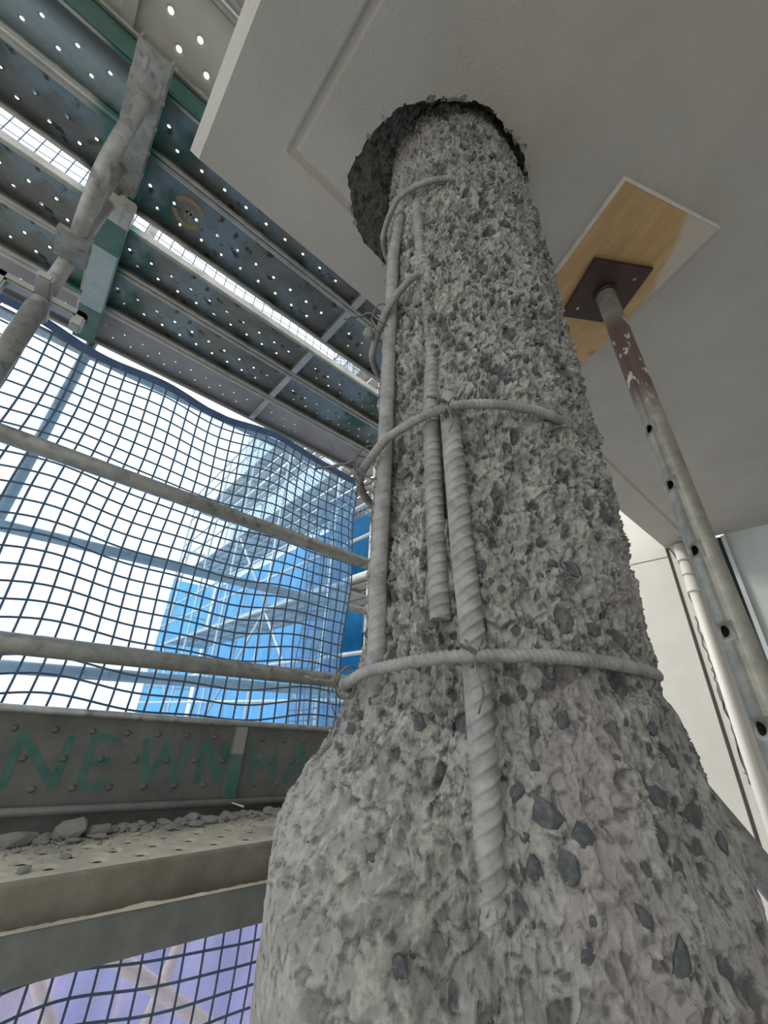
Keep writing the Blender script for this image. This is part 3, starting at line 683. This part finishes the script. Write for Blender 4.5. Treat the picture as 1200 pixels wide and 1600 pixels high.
m = MB(); m.box(-.105, .105, -.018, .018, 3.205, 3.232); m.box(-.105, -.075, -.018, .018, 3.17, 3.232); m.box(.075, .105, -.018, .018, 3.17, 3.232); m.box(-.018, .018, -.09, .09, 3.205, 3.232)
m.build('wedge_cup', 'flange_plain', t, bevel=.005)
m = MB(); m.box(-.03, .05, -.03, .05, 3.72, 3.76); m.box(.02, .075, -.02, .02, 3.73, 3.79); m.build('top_cup', 'plank_pale', t, bevel=.005)
t = thing('transom', 'flat transom painted green at both ends and pale between, above the standard', 'transom', (-.245, 1.30, 1.60))
MB().box(-.042, .042, 0, .72, 0, .05).build('beam', 'bluegrey_paint', t, bevel=.002)
MB().box(-.0425, .0425, .02, .16, -.0006, .03).build('paint_band', 'green_paint', t); MB().box(-.0425, .0425, .50, .73, -.0006, .03).build('paint_band', 'green_paint', t)
MB().box(-.05, .05, -.03, .02, -.005, .045).build('end_lug', 'flange_plain', t, bevel=.004)
# outer standards and rails behind the net
def tube_thing(name, a, b_, r, label, cat='scaffold tube', m='galv_tube', group=None, n=18):
    return tag(MB().tube([a, b_], r, n).build(name, m, smooth=True), label, cat, group)
tube_thing('scaffold_standard', (-.215, 2.11, -3), (-.215, 2.11, 3.2), .0242, 'outer vertical tube seen bluish through the net at upper left')
tube_thing('scaffold_standard', (1.72, 2.11, -3), (1.72, 2.11, 3.2), .0242, 'outer vertical tube hidden mostly by the column')
tube_thing('guard_rail', (-1.6, 1.275, .640), (1.62, 1.265, .578), .0235, 'upper galvanised guard rail running in front of the net')
tube_thing('guard_rail', (-1.6, 1.275, .132), (1.62, 1.27, .116), .0235, 'lower galvanised guard rail running in front of the net')
tube_thing('guard_rail', (-1.6, 2.07, .61), (1.7, 2.07, .635), .0235, 'upper guard rail behind the net')
tube_thing('guard_rail', (-1.6, 2.07, .108), (1.7, 2.07, .135), .0235, 'lower guard rail behind the net')
tube_thing('ledger', (-1.6, 2.09, 1.58), (1.7, 2.09, 1.58), .0235, 'outer ledger tube carrying the overhead planks')
tube_thing('diagonal_brace', (.40, 2.14, -.62), (1.55, 2.14, -1.42), .024, 'beige diagonal tube seen through the lower net, right one', m='beige_tube')
tube_thing('diagonal_brace', (.36, 2.2, -.70), (.80, 2.2, -1.4), .020, 'beige diagonal tube seen through the lower net, left one', m='beige_tube')
tube_thing('diagonal_brace', (.98, 2.3, -.75), (.74, 2.3, -1.5), .022, 'pale steep tube behind the lower net leaning the other way', m='beige_tube')
tube_thing('diagonal_brace', (.20, 2.05, -.66), (.52, 2.05, -1.3), .018, 'pale thin tube at the far left behind the lower net', m='beige_tube')

# ------------------------------------------------------------------ deck, toe board, ledger beam
t = thing('deck_plank', 'dusty perforated plank at hand height strewn with rubble', 'plank', (0.7, 1.325, -.285))
hxs = [[(-11 + k) * .083 for k in range(23)], [(-11 + k) * .083 + .0415 for k in range(22)]]
mb_ = plate_cells(-.93, .93, -.165, .165, hxs, [-.115, -.055, .005, .065, .125], .010, 0, .0415, .06, -.004, 6, True)
me = bpy.data.meshes.new('deck_plate'); me.from_pydata(mb_.v, [], mb_.f); link('perforated_plate', me, 'dusty_deck', t)
for s in (-1, 1):
    m = MB(); n = 8; v = []
    for i in range(n + 1):
        a = PI / 2 * i / n; v.append((s * (.165 + math.sin(a) * .008), -.008 + math.cos(a) * .008))
    v += [(s * .173, -.072), (s * .169, -.078), (s * .150, -.078), (s * .150, -.075), (s * .168, -.07), (s * .168, -.012)]
    vv = [(x, a, z) for x in (-.93, .93) for a, z in v]; N = len(v)
    m.add(vv, [(k, (k + 1) % N, N + (k + 1) % N, N + k) for k in range(N)] + [tuple(range(N)), tuple(range(2 * N - 1, N - 1, -1))]); m.build('side_flange', 'deck_side', t)
MB().box(-.93, .93, -.160, .160, -.034, -.030).build('under_tray', 'deck_side', t)
bx = thing('ledger_beam', 'grey steel ledger with a crust of grout on its upper edge', 'beam', (.7, 1.118, -.39))
MB().box(-1.5, 1.0, -.004, .004, -.036, .036).build('web', 'ledger_steel', bx)
m = MB(); n = 260
tp = []
for i in range(n):
    x = -1.0 + 2.0 * i / (n - 1); hgt = .002 + max(0, vnoise(np.array([[x, 0, 0]]), 9, 3)[0]) * .009 + random.uniform(0, .0018); wdt = .004 + hgt * .5
    tp += [(x, -wdt - .001, .0355), (x, -wdt * .8, .036 + hgt * .6), (x, 0, .036 + hgt), (x, wdt, .0355)]
m.add(tp, [(4 * i + k, 4 * i + k + 1, 4 * i + 5 + k, 4 * i + 4 + k) for i in range(n - 1) for k in range(3)]); m.build('grout_crust', 'dusty_deck', bx)
bx.rotation_euler = (0, math.radians(.9), 0)
# toe board
TBx, TBy, TBz = .68, 1.50, -.138
t = thing('toe_board', 'steel plank on edge used as toe board with green stencilled letters', 'toe board', (TBx, TBy, TBz))
t.rotation_euler = (0, math.radians(1.9), 0); hxs = [[(-12 + k) * .087 for k in range(25)], [(-12 + k) * .087 + .0435 for k in range(24)]]
hxs = [[x for x in r_ if abs(x - .005) > .04] for r_ in hxs]
mb_ = plate_cells(-.95, .95, -.104, .104, hxs, [-.066, 0, .066], .0048, 0, .0435, .066, .008, 6, False)
mb_.v = [(x, -z_, y_) for x, y_, z_ in mb_.v]
me = bpy.data.meshes.new('toe_plate'); me.from_pydata(mb_.v, [], mb_.f); link('perforated_plate', me, 'toe_steel', t)
MB().tube([(-.95, -.012, .110), (.95, -.012, .110)], .0095, 12).build('rolled_edge', 'galv_tube', t, True)
MB().tube([(-.95, -.014, -.112), (.95, -.014, -.112)], .011, 12).build('rolled_edge', 'toe_steel', t, True)
o = MB().box(-.020, .020, -.016, .004, -.100, .100).build('stiffener', 'flange_plain', t, bevel=.002)
MB().box(-.0205, .0205, -.0166, -.002, -.098, .02).build('paint_band', 'green_paint', o)
# stencilled letters as strokes in a unit box
def stroke(m, a, b_, wd, x0, z0, sx, sz):
    a = Vector((a[0] * sx, a[1] * sz)); b_ = Vector((b_[0] * sx, b_[1] * sz)); d = (b_ - a).normalized(); n = Vector((-d.y, d.x)) * wd
    q = [a - n, b_ - n, b_ + n, a + n]; v = [(x0 + p.x, y_, z0 + p.y) for y_ in (-.0008 - len(m.v) * .00001, -.0002) for p in q]
    m.add(v, [(0, 1, 2, 3), (4, 5, 6, 7), (0, 1, 5, 4), (1, 2, 6, 5), (2, 3, 7, 6), (3, 0, 4, 7)])
GL = {'N': [((0, 0), (0, 1)), ((0, 1), (1, 0)), ((1, 0), (1, 1))], 'E': [((0, 0), (0, 1)), ((0, .02), (.95, .02)), ((0, .5), (.8, .5)), ((0, .98), (.95, .98))],
      'W': [((0, 1), (.22, 0)), ((.22, 0), (.5, .9)), ((.5, .9), (.78, 0)), ((.78, 0), (1, 1))], 'H': [((0, 0), (0, 1)), ((1, 0), (1, 1)), ((0, .5), (1, .5))],
      'A': [((0, 0), (.5, 1)), ((.5, 1), (1, 0)), ((.22, .35), (.78, .35))], 'M': [((0, 0), (0, 1)), ((0, 1), (.5, .2)), ((.5, .2), (1, 1)), ((1, 1), (1, 0))]}
for ch, a, b_ in (('N', .095, .20), ('E', .258, .325), ('W', .39, .53), ('N', .57, .64), ('H', .745, .83), ('A', .88, .985), ('M', 1.05, 1.15)):
    m = MB()
    for p, q in GL[ch]: stroke(m, p, q, .0095, a - TBx, -.064, b_ - a, .118)
    m.build('letter_' + ch.lower(), 'green_paint', t)
# dark lip rail under the toe board
tag(MB().box(-.6, 1.63, 1.518, 1.524, -.36, -.20).build('kick_plate', 'ledger_steel'), 'dark steel strip closing the gap behind the dusty plank', 'strip')

# rubble
def chip(x, y, sz, label, group=None, flat=.55, k=0):
    o = bpy.data.objects.new('concrete_chip', rubs[k % 8]); COL.objects.link(o)
    o.scale = (sz * random.uniform(.9, 1.5), sz * random.uniform(.8, 1.1), sz * flat)
    o.rotation_euler = (random.uniform(-.25, .25), random.uniform(-.25, .25), random.uniform(0, 6.28)); o.location = (x, y, -.285 + sz * flat * .62); return tag(o, label, 'rubble', group)
chip(.26, 1.435, .034, 'largest domed lump of broken concrete on the dusty plank', flat=.85, k=0)
chip(.32, 1.425, .024, 'squat lump leaning right of the largest lump', flat=.7, k=1)
chip(.155, 1.42, .028, 'lump of concrete at the left edge of the photo', flat=.7, k=2)
chip(.60, 1.42, .022, 'pale angular slab of broken concrete mid plank', flat=.6, k=3)
chip(.555, 1.445, .020, 'dark upright chunk beside the pale angular slab', flat=.9, k=4)
chip(.80, 1.44, .019, 'small block of concrete nearest the column against the toe board', flat=.8, k=5)
chip(.66, 1.445, .018, 'rounded chunk under the wood splinter', flat=.8, k=6)
chip(.16, 1.20, .011, 'lone dark chip near the front edge of the plank', flat=.7, k=7)
chip(.235, 1.265, .014, 'flat flake lying among the holes at left', flat=.35, k=3)
nsm = 0
for k in range(520):
    x = random.uniform(.05, 1.05); y = 1.475 - abs(random.gauss(0, .048 if x > .35 else .075))
    if y < 1.2 or y > 1.478: continue
    sz = random.choice((.005, .006, .008, .010, .013, .016)) * (1 if y > 1.38 else .5)
    chip(x, y, sz, 'small grey concrete chip in the rubble along the toe board', 'small chips strewn along the plank', random.uniform(.35, .8), k); nsm += 1
    if nsm > 288: break
cr = MB()
for k in range(3200):
    x = random.uniform(.0, 1.1); y = 1.478 - abs(random.gauss(0, .09))
    if y < 1.17: continue
    z_ = random.uniform(.0006, .0026); c = Vector((x, y, -.284)); ps = [c + Vector((math.cos(q) * z_ * random.uniform(.7, 1.5), math.sin(q) * z_ * random.uniform(.7, 1.5), random.uniform(-.5, 0) * z_)) for q in (0, 1.6, 3.1, 4.7)]; tp = c + Vector((random.uniform(-.3, .3) * z_, 0, z_ * random.uniform(.5, 1.2)))
    cr.add(ps + [tp], [(0, 1, 4), (1, 2, 4), (2, 3, 4), (3, 0, 4)])
tag(cr.build('concrete_crumbs', 'rubble'), 'fine crumbs of concrete and dust scattered over the deck plank', 'rubble', kind='stuff')
MBs = MB().tube([(.652, 1.405, -.238), (.69, 1.40, -.25)], .003, 6, radii=[.0012, .003]); tag(MBs.build('wood_splinter', 'splinter'), 'pale wood splinter lying across the rubble', 'splinter')

# ------------------------------------------------------------------ debris net
def netpos(s, z):
    """s = distance along the net; it runs in x, then turns outwards round a corner"""
    xs_ = 1.10; r = .07
    wav = .018 * math.sin(s * 5.1 + z * 1.7) + .012 * math.sin(s * 11 - z * 3.1 + 1)
    if z < -.2: wav *= 1.6
    y0 = 1.555 - .02 * max(0, z - .5)
    dzz = .012 * math.sin(s * 6.3 + 1.0 + z * 2) + .006 * math.sin(s * 15 + z * 5) + .02 * math.exp(-((s - .1) / .25) ** 2)
    b_ = .012 * math.sin(z * 9 + s * 2.1)
    if s < xs_: return Vector((s + b_ * .6, y0 + wav, z + dzz))
    a = (s - xs_) / r
    if a < PI / 2: return Vector((xs_ + math.sin(a) * r + b_, y0 + r - math.cos(a) * r + wav * (1 - a / 2), z + dzz))
    d = s - xs_ - r * PI / 2; return Vector((xs_ + r + b_ + .03 * math.sin(d * 9), y0 + r + d, z + dzz))
def strand(m, pts, w_=.0031, t_=.0008, axis=None):
    n = len(pts); v = []
    for i, p in enumerate(pts):
        tg = (pts[min(i + 1, n - 1)] - pts[max(i - 1, 0)]).normalized(); out = Vector((0, 1, 0)) if abs(tg.y) < .8 else Vector((1, 0, 0))
        sd = tg.cross(out).normalized(); nn = sd.cross(tg)
        v += [p - sd * w_ - nn * t_, p + sd * w_ - nn * t_, p + sd * w_ + nn * t_, p - sd * w_ + nn * t_]
    m.add(v, [(4 * i + k, 4 * i + (k + 1) % 4, 4 * i + 4 + (k + 1) % 4, 4 * i + 4 + k) for i in range(n - 1) for k in range(4)])
def net(name, label, s0, s1, zbot, ztop, pitch, pos=netpos):
    t = thing(name, label, 'net', tuple(pos(s0, zbot)))
    org = pos(s0, zbot)
    v_ = MB(); h_ = MB(); hem = MB()
    ns = int((s1 - s0) / pitch)
    zt = lambda s: ztop - .022 * math.sin(max(0, min(1, (s + .4) / 1.5)) * PI) + .012 * math.exp(-((s + .3) / .2) ** 2)
    for i in range(ns + 1):
        s = s0 + i * pitch; n = int((zt(s) - zbot) / (pitch * .5))
        strand(v_, [pos(s, zbot + (zt(s) - zbot) * k / n) - org for k in range(n + 1)])
    nz = int((ztop - zbot) / pitch)
    for j in range(nz + 1):
        z = zbot + j * pitch
        if z > ztop - .01: break
        strand(h_, [pos(s0 + k * pitch * .5, min(z, zt(s0 + k * pitch * .5))) - org for k in range(int((s1 - s0) / (pitch * .5)) + 1)])
    strand(hem, [pos(s0 + k * pitch * .5, zt(s0 + k * pitch * .5)) - org for k in range(int((s1 - s0) / (pitch * .5)) + 1)], .017, .002)
    a = v_.build('upright_cords', 'net_cord', t); a['kind'] = 'stuff'; b_ = h_.build('cross_cords', 'net_cord', t); b_['kind'] = 'stuff'
    hem.build('hem', 'net_hem', t); return t, org
nt_, org = net('debris_net', 'dark blue square-mesh safety net hanging behind the guard rails', -.95, 1.60, -.20, 1.195, .049)
S0 = list(np.arange(-.95, 1.6, .04)); Z0 = list(np.linspace(-.2, 1.17, 36))
V = np.array([tuple(netpos(a_, z) + Vector((-.003, .008, 0)) - org) for a_ in S0 for z in Z0])
link('scrim', grid_mesh('scrim', V, len(S0), len(Z0)), 'blue_scrim', nt_, True)
nt2, org2 = net('debris_net', 'square-mesh safety net with violet scrim below the dusty plank', -.6, 1.45, -1.75, -.36, .052, pos=lambda s, z: netpos(s, z) + Vector((0, -.02, 0)))
S0 = [-.6 + i * .05 for i in range(42)]; Z0 = [-1.75 + j * .05 for j in range(28)]
V = np.array([tuple(netpos(s, z) + Vector((0, .012, 0)) - org2) for s in S0 for z in Z0])
me = grid_mesh('scrim', V, len(S0), len(Z0)); link('scrim', me, 'violet_scrim', nt2, True)
# violet sheeting on the outer face below deck level
Sx = np.linspace(-1.2, 2.4, 90); Sz = np.linspace(-3.4, -.55, 20)
V = np.array([(x, 2.42 + .03 * math.sin(x * 9 + z * 1.3) + .015 * math.sin(x * 23), z) for x in Sx for z in Sz])
tag(link('sheeting', grid_mesh('sheeting', V, len(Sx), len(Sz)), 'violet_sheet', None, True), 'rippled violet sheeting beyond the lower net', 'sheeting')
# a net of the lift above, whose foot shows in the slot between the planks
net('debris_net', 'square-mesh net of the lift above, glimpsed through the slots between planks', -1.6, 1.60, 1.80, 3.3, .075, pos=lambda s, z: Vector((s, 2.2 + .02 * math.sin(s * 5), z)))

# ------------------------------------------------------------------ scaffold wing beyond the net, running outwards
WX, WX2 = 3.0, 4.2
M5 = plank_meshes(.243, .011, mt='plank_pale', mf='flange_plain')
ORD = ['nearest', 'second', 'third', 'fourth', 'fifth', 'sixth', 'last']
LV = [-.32, 1.66, 3.64, 5.62]
names = {-.32: 'deck level', 1.66: 'first lift', 3.64: 'second lift', 5.62: 'third lift'}
for li, z in enumerate(LV):
    for ky in range(5):
        for kx in range(4):
            if li == 0 and kx > 1: continue
            place_plank(M5, WX + .18 + kx * .27, 3.6 + ky * 1.95, z, 'perforated plank of far wing %s, %s bay outwards, %s row from inside' % (names[z], ORD[ky], ORD[kx]), PI / 2, 'planks of the far wing, %s' % names[z], 'steel_plank', scx=1.09)
bays = [2.625, 4.575, 6.525, 8.475, 10.425, 12.375, 13.1]
for z in LV:
    for k, y in enumerate(bays[:-1]): tube_thing('transom', (WX - .03, y, z - .024), (WX2 + .03, y, z - .024), .0245, 'cross tube under far wing planks, %s, %s from the building' % (names[z], ORD[k]), m='wing_tube', n=10)
for k, y in enumerate(bays):
    for xw, top, side in ((WX, 6.6, 'near'), (WX2, 9.8, 'outer')):
        tube_thing('scaffold_standard', (xw, y, -8), (xw, y, top), .026, 'vertical tube on %s side of far scaffold wing, %s from the building' % (side, ORD[k]), m='wing_tube', group='verticals on the %s side of the wing' % side, n=10)
for z in LV:
    for dz_, nm in ((-.06, 'ledger'), (.5, 'mid rail'), (1.0, 'top rail')):
        tube_thing('guard_rail' if dz_ > 0 else 'ledger', (WX, 2.6, z + dz_), (WX, 13.1, z + dz_), .025, '%s along the near side of the far wing, %s' % (nm, names[z]), m='wing_tube', n=10)
    tube_thing('transom', (WX, 13.1, z + .9), (WX2, 13.1, z + .9), .025, 'end rail closing the far wing, %s' % names[z], m='wing_tube', n=10)
for k, (ya, za_, yb_, zb_) in enumerate([(4.6, -.3, 6.55, 1.6), (8.5, -.3, 6.55, 1.6), (6.55, 1.7, 8.5, 3.6), (10.45, -.3, 12.4, 1.6), (4.7, -2.3, 6.5, -.4)]):
    tube_thing('diagonal_brace', (WX + .03, ya, za_), (WX + .03, yb_, zb_), .024, ['lowest bay brace nearest the column', 'brace sloping back in the second bay', 'brace in the lift above', 'brace in the outermost bay', 'brace below deck level'][k] + ' on the far wing', m='wing_tube', n=10)
def sheet(name, x, y0, y1, z0, z1, m, label, wob=.03, n=80, nz=12, along='y'):
    A = np.linspace(y0, y1, n); B = np.linspace(z0, z1, nz)
    V = np.array([((x + wob * math.sin(a * 3 + b_) if along == 'y' else a), (a if along == 'y' else x + wob * math.sin(a * 4)), b_) for a in A for b_ in B])
    return tag(link(name, grid_mesh(name, V, n, nz), m, None, True), label, 'sheeting')
sheet('sheeting', WX2 + .12, 5.4, 13.15, -7.5, 3.6, 'blue_sheet', 'vivid blue sheeting closing the outer side of the far scaffold wing')
sheet('sheeting', WX2 + .10, 4.6, 13.15, 3.66, 9.6, 'pale_net', 'pale see-through netting high on the outer side of the wing')
sheet('sheeting', 13.2, WX, WX2, -7.5, 3.6, 'blue_sheet', 'blue sheeting across the outer end of the wing', along='x')
# white building wing seen between the net and the column
struct(MB().box(4.75, 4.95, 2.45, 7.5, -8, 10).build('wall_wing', 'white_render'))
ww = bpy.data.objects['wall_wing']
for k, z in enumerate((-2.2, -.7, .8, 2.3, 3.8)):
    m = MB().box(4.735, 4.76, 2.6, 7.2, z, z + .62); m.build('window', 'dark_glass', ww)
    MB().box(4.70, 4.75, 2.6, 7.2, z + .28, z + .33).build('window_bar', 'wing_tube', ww)
struct(MB().box(3.6, 4.95, 2.40, 2.5, -8, 10).build('wall_return', 'white_render'))
